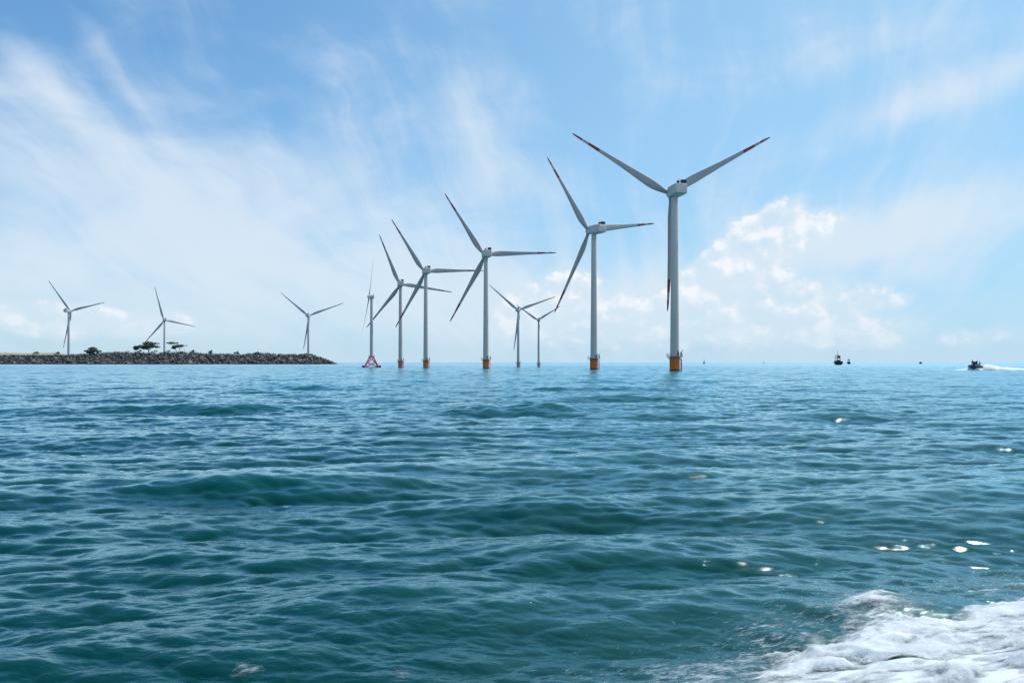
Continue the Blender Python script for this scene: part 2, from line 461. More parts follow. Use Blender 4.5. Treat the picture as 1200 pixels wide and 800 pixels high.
# ------------------------------------------------------------------ wind turbines
def airfoil(chord, thick, twist, n=14, prebend=0.0, root=False):
    pts_ = []
    for i in range(n):
        a = 2*math.pi*i/n
        if root: x, y = thick*0.5*math.cos(a), thick*0.5*math.sin(a)
        else:
            u = 0.5*(1-math.cos(a))            # 0 leading edge .. 1 trailing edge
            yt = thick*0.5*(2.6*math.sqrt(max(u, 0))*(1-u)**0.9 + 0.02)
            s = 1 if a <= math.pi else -1
            x = (0.30-u)*chord; y = s*yt*(1.0 if s > 0 else 0.7)
        c, s_ = math.cos(twist), math.sin(twist)
        pts_.append((x*c - y*s_, x*s_ + y*c + prebend))
    return pts_
def blade_mesh():
    bm = bmesh.new(); secs = []
    st = [(0, 1.9, 1.9, 12, True), (1.6, 1.9, 1.9, 12, True), (4, 2.25, 1.7, 12, False), (7, 3.1, 1.35, 11, False), (10, 3.75, 1.1, 9, False), (13, 3.95, .92, 7.5, False),
          (17, 3.65, .78, 6, False), (23, 3.05, .62, 4.5, False), (30, 2.45, .48, 3, False), (38, 1.95, .36, 1.5, False),
          (46, 1.5, .26, .5, False), (52, 1.2, .2, 0, False), (56.5, .95, .14, -.5, False), (58.8, .65, .09, -1, False), (60, .22, .04, -1, False)]
    for z, c, th_, tw, rt in st:
        a = airfoil(c, th_, R(-tw), 18, prebend=1.2*(z/60)**2, root=rt)
        secs.append([(x, y, z) for x, y in a])
    loft(bm, secs)
    return bm
def tower_mesh(z0):
    bm = bmesh.new()
    zt = 86.2; prof = []
    def rr(z): return 2.22 + (1.58-2.22)*((z-z0)/(zt-z0))
    prof.append((rr(z0)+.12, z0)); prof.append((rr(z0)+.12, z0+.35)); prof.append((rr(z0), z0+.36))
    for zz in (z0+18, z0+40, z0+62):
        prof += [(rr(zz), zz-.16), (rr(zz)+.05, zz-.14), (rr(zz)+.05, zz+.14), (rr(zz), zz+.16)]
    prof.append((rr(zt), zt)); prof.append((rr(zt)+.12, zt)); prof.append((rr(zt)+.12, zt+.5))
    lathe(bm, prof, 48)
    return bm
def nacelle_mesh():
    # rear is -y, rotor is +y ; rounded box lofted along y
    bm = bmesh.new(); secs = []
    for y, w, h, zc in [(-9.0, 2.2, 1.6, .1), (-8.9, 2.75, 2.15, .05), (-8.2, 3.1, 2.5, 0), (-4, 3.15, 2.6, 0), (0, 3.1, 2.6, 0), (2.2, 2.9, 2.5, 0), (3.2, 2.3, 2.2, 0), (3.4, 1.9, 1.9, 0)]:
        s = []
        for i in range(28):
            a = 2*math.pi*i/28; c, d_ = math.cos(a), math.sin(a); p = 0.2
            s.append((w*abs(c)**p*(1 if c > 0 else -1), y, 89+zc+h*abs(d_)**p*(1 if d_ > 0 else -1)))
        secs.append(s)
    loft(bm, secs)
    for yy in (-7.2, -5.2, -3.0, -.8, 1.2):     # stiffening ribs
        for sx_ in (-1, 1): box(bm, (sx_*3.14, yy, 88.9), (.14, .3, 4.2), .03)
    for xx in (-1.9, -.6, .7, 2.0): box(bm, (xx, -9.0, 89), (.22, .2, 3.2), .04)
    box(bm, (0, 0, 86.75), (3.6, 3.6, .5), .1)
    return bm
TILT = 3
def make_turbine(kind):
    root = empty('wind_turbine')
    z0 = 7.3 if kind != 'jacket' else 14.2
    tw = obj('tower', tower_mesh(z0), M['tower'], root)
    bm = bmesh.new(); box(bm, (1.1, -2.12, z0+1.9), (.95, .28, 2.1), .05, R(27))
    obj('door', bm, M['steel'], tw)
    nc = obj('nacelle', nacelle_mesh(), M['nacelle'], root)
    bm = bmesh.new(); box(bm, (1.55, -7.4, 91.9+.55), (2.6, 1.5, 1.7), .08); obj('cooler', bm, M['dark'], nc)
    bm = bmesh.new(); box(bm, (-1.5, -7.9, 91.9+.25), (1.2, 1.0, .95), .06); obj('vent', bm, M['dark'], nc)
    bm = bmesh.new()
    for xx in (-.6, .2): tube(bm, (xx, -6.4, 91.4), (xx, -6.4, 94.2), .07, .04, 6)
    tube(bm, (-1.0, -6.4, 93.6), (.6, -6.4, 93.6), .05, .05, 6); obj('mast', bm, M['steel'], nc)
    bm = bmesh.new(); lathe(bm, [(2.0, -1.9), (2.1, -1.2), (2.15, .4), (1.85, 1.4), (1.2, 2.1), (.4, 2.5), (.05, 2.55)], 28)
    tr = Matrix.Translation((0, 5.2, 89)) @ Matrix.Rotation(R(TILT-90), 4, 'X')
    bmesh.ops.transform(bm, matrix=tr, verts=bm.verts); obj('hub', bm, M['nacelle'], root)
    bme = blade_mesh(); b0 = obj('blade', bme, M['blade'], root)
    for k in range(2):
        b2 = b0.copy(); col.objects.link(b2); b2.parent = root
    if kind == 'pile':
        bm = bmesh.new(); lathe(bm, [(2.45, -8), (2.45, .9), (2.46, 5.9), (2.62, 6.1), (2.62, 6.9), (2.45, 6.95)], 40)
        for i in range(12):        # grouted ribs
            a = 2*math.pi*i/12
            tube(bm, (2.45*math.cos(a), 2.45*math.sin(a), -1), (2.45*math.cos(a), 2.45*math.sin(a), 6.0), .07, .07, 6)
        obj('transition_piece', bm, M['tp'], root)
        bm = bmesh.new(); lathe(bm, [(2.5, 6.96), (4.0, 6.97), (4.0, 7.27), (2.5, 7.28)], 36)
        for i in range(8):
            a = 2*math.pi*i/8+.2; tube(bm, (2.6*math.cos(a), 2.6*math.sin(a), 5.6), (3.8*math.cos(a), 3.8*math.sin(a), 6.96), .1, .1, 6)
        pl = obj('platform', bm, M['steel'], root)
        bm = bmesh.new()
        for i in range(20):
            a = 2*math.pi*i/20; b_ = 2*math.pi*(i+1)/20
            p = (3.9*math.cos(a), 3.9*math.sin(a)); q = (3.9*math.cos(b_), 3.9*math.sin(b_))
            tube(bm, (*p, 7.27), (*p, 8.55), .06, .06, 6)
            for z in (7.9, 8.5): tube(bm, (*p, z), (*q, z), .05, .05, 6)
        obj('railing', bm, M['rail'], pl)
        bm = bmesh.new()           # boat landing on the right
        for yy in (-1.0, 1.0):
            tube(bm, (3.3, yy, -3), (3.3, yy, 5.6), .16, .16, 10)
            for z in (.8, 3.2, 5.6): tube(bm, (2.3, yy*.8, z), (3.3, yy, z), .12, .12, 8)
        obj('boat_landing', bm, M['orange'], root)
        bm = bmesh.new()
        for yy in (-.3, .3): tube(bm, (3.2, yy, -2), (3.2, yy, 8.2), .06, .06, 6)
        for i in range(28): tube(bm, (3.2, -.3, -1.6+i*.35), (3.2, .3, -1.6+i*.35), .035, .035, 6)
        obj('ladder', bm, M['steel'], root)
        bm = bmesh.new()           # davit crane and cabinets on the deck
        tube(bm, (3.3, -1.2, 7.27), (3.3, -1.2, 9.9), .16, .12, 8); tube(bm, (3.3, -1.2, 9.8), (3.7, -2.3, 10.4), .1, .08, 8)
        tube(bm, (3.3, -1.2, 8.9), (3.55, -1.9, 10.15), .05, .05, 6); tube(bm, (3.7, -2.3, 10.4), (3.7, -2.3, 9.3), .03, .03, 6)
        obj('davit_crane', bm, M['steel'], root)
        bm = bmesh.new(); box(bm, (1.1, -3.2, 8.2), (.8, .6, 1.8), .05); obj('cabinet', bm, M['footdark'], root)
        bm = bmesh.new(); box(bm, (3.4, .6, 8.3), (.7, 1.0, 2.0), .05); obj('cabinet', bm, M['footdark'], root)
    else:
        legs = []
        for sx_, sy_ in ((-1, -1), (1, -1), (1, 1), (-1, 1)):
            bm = bmesh.new(); top = Vector((sx_*2.6, sy_*2.6, 12.6)); bot = Vector((sx_*10.4, sy_*10.4, -3))
            tube(bm, bot, top, 1.0, .8, 12); lg = obj('leg', bm, M['magenta'], root); legs.append((bot, top))
            bm = bmesh.new(); tube(bm, (sx_*10.0, sy_*10.0, -5), (sx_*10.0, sy_*10.0, 3.0), 1.35, 1.35, 16); obj('pile', bm, M['footdark'], lg)
        for i in range(4):
            bm = bmesh.new(); (a0, a1), (b0_, b1) = legs[i], legs[(i+1) % 4]
            pt = lambda s, f: s[0].lerp(s[1], f)
            for f0, f1 in ((.25, .62), (.62, .97)):
                tube(bm, pt(legs[i], f0), pt(legs[(i+1) % 4], f1), .48, .48, 8); tube(bm, pt(legs[(i+1) % 4], f0), pt(legs[i], f1), .48, .48, 8)
            tube(bm, pt(legs[i], .25), pt(legs[(i+1) % 4], .25), .35, .35, 8)
            tube(bm, pt(legs[i], .62), pt(legs[(i+1) % 4], .62), .25, .25, 8)
            obj('brace', bm, M['magenta'], root)
        bm = bmesh.new(); box(bm, (0, 0, 12.9), (6.8, 6.8, 1.1), .15); lathe(bm, [(2.7, 13.46), (2.7, 14.1), (2.4, 14.2)], 28)
        pl = obj('platform', bm, M['magenta'], root)
        bm = bmesh.new(); cs = [(-3.9, -3.9), (3.9, -3.9), (3.9, 3.9), (-3.9, 3.9)]
        for i in range(4):
            a, c_ = Vector((*cs[i], 0)), Vector((*cs[(i+1) % 4], 0))
            for k in range(5):
                p = a.lerp(c_, k/5); tube(bm, (p.x*.85, p.y*.85, 13.4), (p.x, p.y, 15.0), .1, .1, 6)
            for z in (14.2, 15.0): tube(bm, (a.x, a.y, z), (c_.x, c_.y, z), .1, .1, 6)
        obj('railing', bm, M['magenta'], pl)
    return root
def copy_tree(o, parent=None):
    c = o.copy(); col.objects.link(c); c.parent = parent
    for ch in list(o.children): copy_tree(ch, c)
    return c
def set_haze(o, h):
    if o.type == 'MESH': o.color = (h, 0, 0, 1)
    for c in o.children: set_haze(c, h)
G = 'three bladed wind turbines standing in the sea and behind the breakwater'
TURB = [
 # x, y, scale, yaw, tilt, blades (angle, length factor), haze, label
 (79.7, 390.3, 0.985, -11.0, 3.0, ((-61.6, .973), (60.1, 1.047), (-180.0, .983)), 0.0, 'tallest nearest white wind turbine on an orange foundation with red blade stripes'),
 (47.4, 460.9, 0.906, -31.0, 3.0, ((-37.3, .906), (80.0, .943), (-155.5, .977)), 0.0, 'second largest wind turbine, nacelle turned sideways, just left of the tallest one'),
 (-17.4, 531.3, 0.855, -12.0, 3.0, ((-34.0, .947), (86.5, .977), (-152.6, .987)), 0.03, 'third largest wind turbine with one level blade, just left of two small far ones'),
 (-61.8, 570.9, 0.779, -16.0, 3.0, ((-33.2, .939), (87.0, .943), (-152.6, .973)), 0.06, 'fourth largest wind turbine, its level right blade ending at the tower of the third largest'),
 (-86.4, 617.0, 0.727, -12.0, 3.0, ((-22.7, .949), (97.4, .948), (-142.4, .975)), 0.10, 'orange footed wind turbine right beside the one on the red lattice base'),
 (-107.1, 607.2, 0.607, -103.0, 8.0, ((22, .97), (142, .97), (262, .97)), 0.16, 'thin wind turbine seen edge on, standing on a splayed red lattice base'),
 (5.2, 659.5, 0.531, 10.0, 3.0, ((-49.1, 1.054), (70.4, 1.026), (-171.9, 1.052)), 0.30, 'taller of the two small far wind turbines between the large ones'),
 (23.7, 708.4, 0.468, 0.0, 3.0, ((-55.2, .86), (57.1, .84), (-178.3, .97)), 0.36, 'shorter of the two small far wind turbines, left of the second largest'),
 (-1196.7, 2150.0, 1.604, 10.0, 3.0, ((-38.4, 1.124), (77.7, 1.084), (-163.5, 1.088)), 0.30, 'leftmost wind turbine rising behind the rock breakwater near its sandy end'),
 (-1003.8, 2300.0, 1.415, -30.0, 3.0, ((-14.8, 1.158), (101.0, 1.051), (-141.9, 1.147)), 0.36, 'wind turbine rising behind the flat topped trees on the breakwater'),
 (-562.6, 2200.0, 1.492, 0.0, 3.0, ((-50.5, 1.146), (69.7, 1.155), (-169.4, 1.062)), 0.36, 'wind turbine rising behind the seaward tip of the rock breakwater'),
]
proto = make_turbine('pile')
for i, (x, y, s, yaw, tilt, bl, hz_, lab) in enumerate(TURB):
    o = make_turbine('jacket') if i == 5 else (proto if i == 0 else copy_tree(proto))
    o.location = (x, y, 0); o.scale = (s, s, s); o.rotation_euler = (0, 0, -R(yaw))
    tag(o, lab, 'wind turbine', G)
    bs = [c for c in o.children if c.name.split('.')[0] == 'blade']
    for bo, (ang, ln) in zip(bs, bl):
        bo.location = (0, 5.2, 89)
        mt = Matrix.Rotation(R(tilt), 3, 'X') @ Matrix.Rotation(R(ang), 3, 'Y')
        bo.rotation_euler = mt.to_euler(); bo.scale = (1.08, 1.08, ln)
    for c in o.children:       # the landing and the crane keep to the same compass side on every pile
        if c.name.split('.')[0] in ('boat_landing', 'ladder', 'davit_crane', 'cabinet'): c.rotation_euler = (0, 0, R(yaw))
    if i == 5:
        for c in o.children:
            if c.name.startswith('nacelle'): c.scale = (.8, .42, .8); c.location = (0, .6, 17.6)
            if c.name.startswith('hub'): c.location = (0, -2.4, 0)
            if c.name.startswith('blade'): c.location = (0, 2.8, 89)
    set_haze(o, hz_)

# ------------------------------------------------------------------ breakwater
def rock_mat():
    m, t, b = new_mat('basalt_rock')
    oi = t.nodes.new('ShaderNodeObjectInfo'); tcn = t.nodes.new('ShaderNodeTexCoord')
    g = t.nodes.new('ShaderNodeNewGeometry'); x, y, z = sep(t, g.outputs['Position'])
    rnd = V(t, g.outputs['Random Per Island']); rn2 = V(t, oi.outputs['Random'])
    r_ = ((rnd + rn2)._op('FRACT'))
    n = nz(t, g.outputs['Position'], 0.22, 8, 0.65)
    c = mixc(t, n, (0.022, 0.021, 0.022), (0.13, 0.11, 0.095))
    c = mixc(t, r_.step(0.60, 1.0)*0.90, c, (0.30, 0.25, 0.205))
    tipf = (x + 760.0).step(0, 260)*0.35
    c = mixc(t, tipf*r_, c, (0.26, 0.21, 0.17))
    wet = 1.0 - (z + (n-0.5)*3).step(1.5, 4.0)
    c = mixc(t, wet*0.8, c, (0.012, 0.014, 0.018))
    c = mixc(t, 0.05, c, (0.30, 0.36, 0.42))  # bluish distance haze put into the rock colour
    t.links.new(c, b.inputs['Base Color']); b.inputs['Roughness'].default_value = 0.75
    bp = t.nodes.new('ShaderNodeBump'); bp.inputs['Distance'].default_value = 1.2; bp.inputs['Strength'].default_value = 0.8
    t.links.new(n.x, bp.inputs['Height']); t.links.new(bp.outputs[0], b.inputs['Normal'])
    return m
M['rock'] = rock_mat()
JY = 1800.0; PXM = JY/933
X0, X1 = -1330.0, -405.0          # left end (past the frame) and seaward tip
def jet_top(x):                   # crest height of the mound
    h = 23.6 + 1.2*math.sin(x*.013) + 0.9*math.sin(x*.041+1) + 1.8*mnoise.noise(Vector((x*.035, 0, 5)))
    if x < -1000: h -= 1.2
    e = (X1 - x)
    if e < 58: h *= max(0, e/58)**0.75
    return h
bm = bmesh.new(); secs = []
xs = np.arange(X0, X1+.1, 8.0)
for x in xs:
    h = max(.4, jet_top(x)-2.0); s = []
    for dy_, f in ((-h*1.5-4, -4/h), (-h*.75-2, .5), (-5, 1.0), (6, .97), (30, .9), (60, -4/h)):
        s.append((x, JY+38+dy_, h*f + 0.5*mnoise.noise(Vector((x*.1, dy_*.1, 0)))))
    secs.append(s)
loft(bm, secs)
mound = obj('breakwater', bm, M['rock'], None, smooth=False)
tag(mound, 'long low breakwater mound of dark rubble reaching in from the left', 'breakwater')
def rock_verts(seed):
    g = random.Random(seed); b2 = bmesh.new(); bmesh.ops.create_icosphere(b2, subdivisions=2, radius=1.0)
    off = Vector((g.random()*50, g.random()*50, g.random()*50))
    for v in b2.verts:
        n_ = mnoise.noise(v.co*1.1+off); c_ = v.co.copy()
        k = 0.9+0.45*n_; v.co = Vector((c_.x*k*1.15, c_.y*k, c_.z*k*.82))
    for ax in range(4):         # chisel flat faces
        nrm = Vector((g.uniform(-1, 1), g.uniform(-1, 1), g.uniform(-.6, 1))).normalized(); d0 = g.uniform(.55, .75)
        for v in b2.verts:
            e = v.co.dot(nrm)-d0
            if e > 0: v.co -= nrm*e
    return b2
rock_meshes = []
for k in range(10):
    b2 = rock_verts(k); mm = bpy.data.meshes.new('boulder'); b2.to_mesh(mm); b2.free(); mm.materials.append(M['rock']); rock_meshes.append(mm)
spots = []
gr = random.Random(5)
x = X0+4
while x < X1-2:
    h = jet_top(x)
    nrow = max(2, int(h/3.0))
    for k in range(nrow):
        f = (k+.5+gr.uniform(-.3, .3))/nrow
        z = h*f; yy = JY+38-5-(h*1.5-1)*(1-f)*1.0
        sz = (1.5 + 2.4*gr.random()**1.6)*(1.0 if gr.random() < .85 else 1.7)
        spots.append((x+gr.uniform(-1.8, 1.8), yy+gr.uniform(-1, 1), z-0.8, sz))
    x += 3.5
def seen(s): return -1190 < s[0]
vis = sorted([s for s in spots if seen(s)], key=lambda s: -s[3])
ind = vis[:300]; rest = vis[300:] + [s for s in spots if not seen(s)]
for s in ind:
    o = bpy.data.objects.new('boulder', gr.choice(rock_meshes)); col.objects.link(o)
    o.location = s[:3]; o.rotation_euler = (gr.uniform(-.5, .5), gr.uniform(-.5, .5), gr.uniform(0, 6.28)); o.scale = (s[3],)*3
    tag(o, 'large angular armour boulder on the seaward slope of the dark breakwater', 'boulder', 'large armour boulders on the breakwater')
vs, fs, off = [], [], 0
rk = []
for mm in rock_meshes:
    rk.append((np.array([v.co[:] for v in mm.vertices]), np.array([p.vertices[:] for p in mm.polygons])))
for s in rest:
    a, f = gr.choice(rk); rm = np.array(Matrix.Rotation(gr.uniform(0, 6.28), 3, 'Z') @ Matrix.Rotation(gr.uniform(-.6, .6), 3, 'X'))
    vs.append(a@rm.T*s[3] + np.array(s[:3])); fs.append(f+off); off += len(a)
mm = bpy.data.meshes.new('rubble'); mm.from_pydata(np.vstack(vs).tolist(), [], np.vstack(fs).tolist()); mm.materials.append(M['rock'])
o = bpy.data.objects.new('rubble', mm); col.objects.link(o)
tag(o, 'smaller rocks packed between the big boulders of the breakwater', 'rocks', None, 'stuff')

# sand on the crest at the left end
sm = paint('dry_sand', (0.50, 0.38, 0.25), 0.9, 0.15, 0.05, haze=False)
bm = bmesh.new()
nx = 60; rows_ = []
for i in range(nx+1):
    x = -1330 + i*(310)/nx; tp = min(1, (nx-i)/8.0)
    rows_.append([bm.verts.new((x, JY+38+dy_, 24.6 + (z_ + .5*mnoise.noise(Vector((x*.05, dy_*.1, 3))))*tp - 3*(1-tp))) for dy_, z_ in ((-7.5, -3.6), (-4, -.3), (4, .9), (14, 1.2), (30, -2))])
for a, b_ in zip(rows_, rows_[1:]):
    for k in range(4): bm.faces.new((a[k], b_[k], b_[k+1], a[k+1]))
sand = obj('sand', bm, sm, None); tag(sand, kind='structure')

# ------------------------------------------------------------------ vegetation
def leaf_mat(name, c1, c2):
    m, t, b = new_mat(name)
    g = t.nodes.new('ShaderNodeNewGeometry'); rnd = V(t, g.outputs['Random Per Island'])
    n = nz(t, g.outputs['Position'], 0.12, 3, 0.6)
    c = mixc(t, (rnd*0.6 + (n-0.5)*1.6 + 0.2).clamp(), c1, c2)
    c = mixc(t, 0.18, c, (0.25, 0.32, 0.42))  # distance haze blended into the leaf colour itself
    t.links.new(c, b.inputs['Base Color']); b.inputs['Roughness'].default_value = 0.7
    return m
M['leaf'] = leaf_mat('acacia_foliage', (0.03, 0.06, 0.03), (0.19, 0.23, 0.07))
M['leafbush'] = leaf_mat('bush_foliage', (0.04, 0.075, 0.04), (0.17, 0.22, 0.09))
M['grass'] = leaf_mat('dry_grass', (0.05, 0.08, 0.035), (0.20, 0.21, 0.09))
M['bark'] = paint('bark', (0.09, 0.075, 0.06), 0.9, 0.3, 1.0, haze=False)
def leaves(bm, blobs, n, size, seed):
    g = random.Random(seed)
    tot = sum(b[3]*b[5] for b in blobs)
    for bx, by, bz, rx, ry, rz_ in blobs:
        for _ in range(int(n*rx_*1.0) if False else int(n*(rx*rz_)/tot)):
            while True:
                p = Vector((g.uniform(-1, 1), g.uniform(-1, 1), g.uniform(-1, 1)))
                if .2 < p.length < 1: break
            if mnoise.noise(Vector((bx+p.x*rx, by+p.y*ry, bz+p.z*rz_))*.16) < -.22: continue
            c = Vector((bx+p.x*rx, by+p.y*ry, bz+p.z*rz_)); s = size*g.uniform(.5, 1.2)
            q = Matrix.Rotation(g.uniform(0, 6.28), 3, 'Z') @ Matrix.Rotation(g.uniform(-1.0, 1.0), 3, 'X')
            vs_ = [bm.verts.new(c + q @ Vector(v)*s) for v in ((-1, -.5, 0), (0, -.8, .2), (1, -.3, 0), (.8, .5, -.1), (0, .8, .15), (-.9, .4, 0))]
            bm.faces.new(vs_)
def tree(x, y, z, trunk, blobs, n, size, seed, label, name='acacia_tree'):
    root = empty(name, (x, y, z)); tag(root, label, 'tree')
    bm = bmesh.new()
    for a, b_, r1, r2 in trunk: tube(bm, a, b_, r1, r2, 8)
    obj('trunk', bm, M['bark'], root)
    bm = bmesh.new(); leaves(bm, blobs, n, size, seed); obj('crown', bm, M['leaf'], root, smooth=False)
def jx(px): return (px-600)/933*(JY+36)
def jz(py): return (424.5-py)/933*(JY+36)+CAM_H
gy = JY+42
k = PXM*1.02
# flat topped trees: pieces given in metres from the foot
zt = 24
tree(jx(172), gy, zt-1, [((0, 0, 0), (2, 0, 9), 1.0, .8), ((2, 0, 9), (-8, 0, 16), .7, .35), ((2, 0, 9), (8, 2, 19), .7, .35), ((0, 0, 5), (14, -1, 16), .5, .25), ((-8, 0, 16), (-26, 0, 17), .35, .15), ((8, 2, 19), (2, 0, 25), .3, .15)],
     [(-27, 0, 14.5, 7, 6, 5.5), (-12, 0, 18, 13, 9, 4.2), (0, 2, 24.5, 14, 9, 5.2), (6, 0, 18, 17, 9, 3.6), (18, 0, 24, 9, 6, 3.2), (-4, -2, 13, 12, 6, 2.5), (22, 0, 16.5, 7, 5, 2.2)], 3300, 1.35, 1,
     'wide dark acacia like tree, left and bushier of the two on the breakwater')
tree(jx(206), gy+3, zt-1, [((0, 0, 0), (-4, 0, 10), .8, .6), ((-4, 0, 10), (-12, 0, 22), .5, .25), ((0, 0, 0), (6, 0, 11), .7, .5), ((6, 0, 11), (0, 0, 20), .45, .25), ((6, 0, 11), (14, 0, 20), .4, .2), ((14, 0, 20), (17, 0, 8), .3, .15), ((-12, 0, 22), (-22, 0, 24), .3, .15), ((17, 0, 8), (17, 0, 0), .4, .5)],
     [(-15, 0, 26, 11, 6, 2.6), (-3, 0, 25.5, 7, 5, 1.6), (0, 0, 18.5, 13, 7, 3.6), (12, 0, 20.5, 11, 5, 1.8), (-8, 0, 14.5, 6, 4, 3)], 1500, 1.25, 2,
     'sparse flat topped acacia like tree, right of the bushier one on the breakwater')
tree(jx(108), gy-4, zt-2, [((0, 0, 0), (0, 0, 6), .9, .6), ((0, 0, 5), (-6, 0, 9), .5, .25), ((0, 0, 5), (6, 0, 9), .5, .25)],
     [(0, 0, 12, 11, 8, 5.5), (-12, 0, 8.5, 9, 6, 2.6), (11, 0, 8, 10, 6, 3.2), (0, -2, 5, 15, 7, 4.5)], 2600, 1.3, 3,
     'single round dark tree on the breakwater left of the flat topped trees', 'round_tree')
bush_labels = {52: 'low scrub bush on the sandy left end of the breakwater', 148: 'grey green bush under the left side of the flat topped trees', 226: 'thin spiky shrub just right of the flat topped trees', 247: 'small spiky shrub on the breakwater crest right of the flat topped trees'}
for px_, w_, h_, sd_ in ((43, 8, 4.5, 1), (68, 5, 4.2, 2), (148, 15, 5, 3), (163, 12, 7, 4), (181, 14, 6, 11), (197, 12, 6.5, 12), (213, 10, 5, 13), (226, 9, 7, 5), (247, 7, 6.5, 6), (278, 9, 4.5, 7), (302, 9, 4.2, 8)):
    root = empty('shrub', (jx(px_), gy-6, zt-1))
    lab = {43: 'low dark scrub bush above the pale sand on the breakwater', 68: 'small round scrub bush left of the leftmost turbine tower foot',
           148: 'grey green bush at the far left foot of the flat topped trees', 163: 'dark bush under the crown of the bushier flat topped tree',
           181: 'low bush between the two flat topped trees', 197: 'low bush beneath the left branch of the sparse flat topped tree', 213: 'low bush at the right foot of the sparse flat topped tree',
           226: 'upright thin shrub first to the right of the flat topped trees', 247: 'spiky shrub second to the right of the flat topped trees',
           278: 'low ragged shrub on the middle of the breakwater crest', 302: 'low ragged shrub last before the bare rock of the breakwater tip'}[px_]
    tag(root, lab, 'shrub', 'shrubs along the breakwater crest')
    bm = bmesh.new()
    for q in (-.4, 0, .35): tube(bm, (0, 0, 0), (q*w_, 0, h_*1.2), .3, .12, 6)
    obj('stem', bm, M['bark'], root)
    bm = bmesh.new(); leaves(bm, [(0, 0, h_*.55, w_, 5, h_*.6), (w_*.2, 0, h_*1.05, w_*.35, 3, h_*.5)], 420, 1.0, sd_*17); obj('foliage', bm, M['leafbush'], root, smooth=False)
bm = bmesh.new(); g = random.Random(9)      # grass and creepers on the crest
for i in range(5200):
    x = g.uniform(X0, jx(345)); dens = mnoise.noise(Vector((x*.02, 0, 0)))
    if g.random() > .75+dens: continue
    h = jet_top(x)
    yy = JY+38+g.uniform(-6, 20); hh = g.uniform(1.2, 5.2)*(1+.8*dens); a = g.uniform(0, 3.14)
    if x < jx(60): yy = JY+38+g.uniform(12, 26); hh += 2.2
    w_ = g.uniform(.5, 1.3); zb = h-2.2
    v1 = bm.verts.new((x-w_*math.cos(a), yy-w_*math.sin(a), zb)); v2 = bm.verts.new((x+w_*math.cos(a), yy+w_*math.sin(a), zb)); v3 = bm.verts.new((x+g.uniform(-1, 1), yy, zb+hh+1.5))
    bm.faces.new((v1, v2, v3))
o = obj('grass', bm, M['grass'], None, smooth=False); tag(o, 'rough grass and creepers along the crest of the breakwater', 'grass', None, 'stuff')

# ------------------------------------------------------------------ foam, wakes and surf
def foam_mat(name, dens=1.0):
    m, t, b = new_mat(name)
    g = t.nodes.new('ShaderNodeNewGeometry'); x, y, z = sep(t, g.outputs['Position'])
    a = t.nodes.new('ShaderNodeAttribute'); a.attribute_name = 'cover'; cv = V(t, a.outputs['Fac'])
    sx = x*0.96 + y*0.27; sy = y*0.96 - x*0.27
    n = nz(t, vec(t, sx*0.8, sy*2.2, z), 2.4, 10, 0.68, 0.6)
    n2 = nz(t, vec(t, sx*3.0, sy*9.0, z), 5.0, 6, 0.7, 0.3)
    al = (cv*2.1 + (n-0.5)*2.9 + (n2-0.5)*1.1).step(0.40, 1.70)
    c = mixc(t, (cv*0.5 + (n-0.5)*1.9 + (n2-0.5)*0.7 + 0.12).clamp(), (0.50, 0.57, 0.58), (0.96, 0.95, 0.93))
    t.links.new(c, b.inputs['Base Color']); b.inputs['Roughness'].default_value = 0.9; b.inputs['Specular IOR Level'].default_value = 0.15
    t.links.new((al*dens).clamp().x, b.inputs['Alpha'])
    bp = t.nodes.new('ShaderNodeBump'); bp.inputs['Distance'].default_value = 0.07; bp.inputs['Strength'].default_value = 0.7
    t.links.new((n*0.6+n2*0.4).x, bp.inputs['Height']); t.links.new(bp.outputs[0], b.inputs['Normal'])
    return m
M['foam'] = foam_mat('churned_foam')
def fbm2(X_, Y_, seed, f0, octs=5, g_=.55):
    rg = np.random.default_rng(seed); out = np.zeros_like(X_); amp = 1; nrm = 0
    for o_ in range(octs):
        L = 64; tab = rg.normal(size=(L, L)); f = f0*2**o_
        x = X_*f + rg.uniform(0, 60); y = Y_*f + rg.uniform(0, 60)
        xi = np.floor(x).astype(int); yi = np.floor(y).astype(int); fx = x-xi; fy = y-yi; fx = fx*fx*(3-2*fx); fy = fy*fy*(3-2*fy)
        v = tab[xi % L, yi % L]*(1-fx)*(1-fy)+tab[(xi+1) % L, yi % L]*fx*(1-fy)+tab[xi % L, (yi+1) % L]*(1-fx)*fy+tab[(xi+1) % L, (yi+1) % L]*fx*fy
        out += v*amp; nrm += amp; amp *= g_
    return out/nrm
gx, gy_ = np.meshgrid(np.arange(1.6, 14.5, .022), np.arange(7.8, 17.5, .026), indexing='ij')
Hs, ox, oy = waves(gx, gy_)
wv = wash(gx, gy_)
sxx = gx*.96+gy_*.27; syy = gy_*.96-gx*.27
nb = fbm2(sxx*.50, syy*1.3, 3, .9, 6, .62)
holes = fbm2(sxx*.45, syy*1.4, 31, .9, 5, .6)
cov_ = np.clip((wv+.62+nb*.8)/1.25, 0, 1)*np.clip(.93-1.1*np.clip(holes-.12, 0, 1), 0, 1)
lump = np.clip(cov_*1.0, 0, 1)*(0.08 + 0.13*np.clip(fbm2(sxx*.6, syy*1.0, 9, 1.1, 5, .5)+.45, 0, 2))
cover = cov_
z = Hs + lump*cov_ - 0.02*(1-cov_) + 0.004
pf = np.stack([gx+ox, gy_+oy, z], -1).reshape(-1, 3)
n0, n1_ = gx.shape
idx = np.arange(n0*n1_).reshape(n0, n1_)
q = np.stack([idx[:-1, :-1], idx[1:, :-1], idx[1:, 1:], idx[:-1, 1:]], -1).reshape(-1, 4)
keep = (cover.reshape(-1)[q].max(1) > 0.02)
q = q[keep]
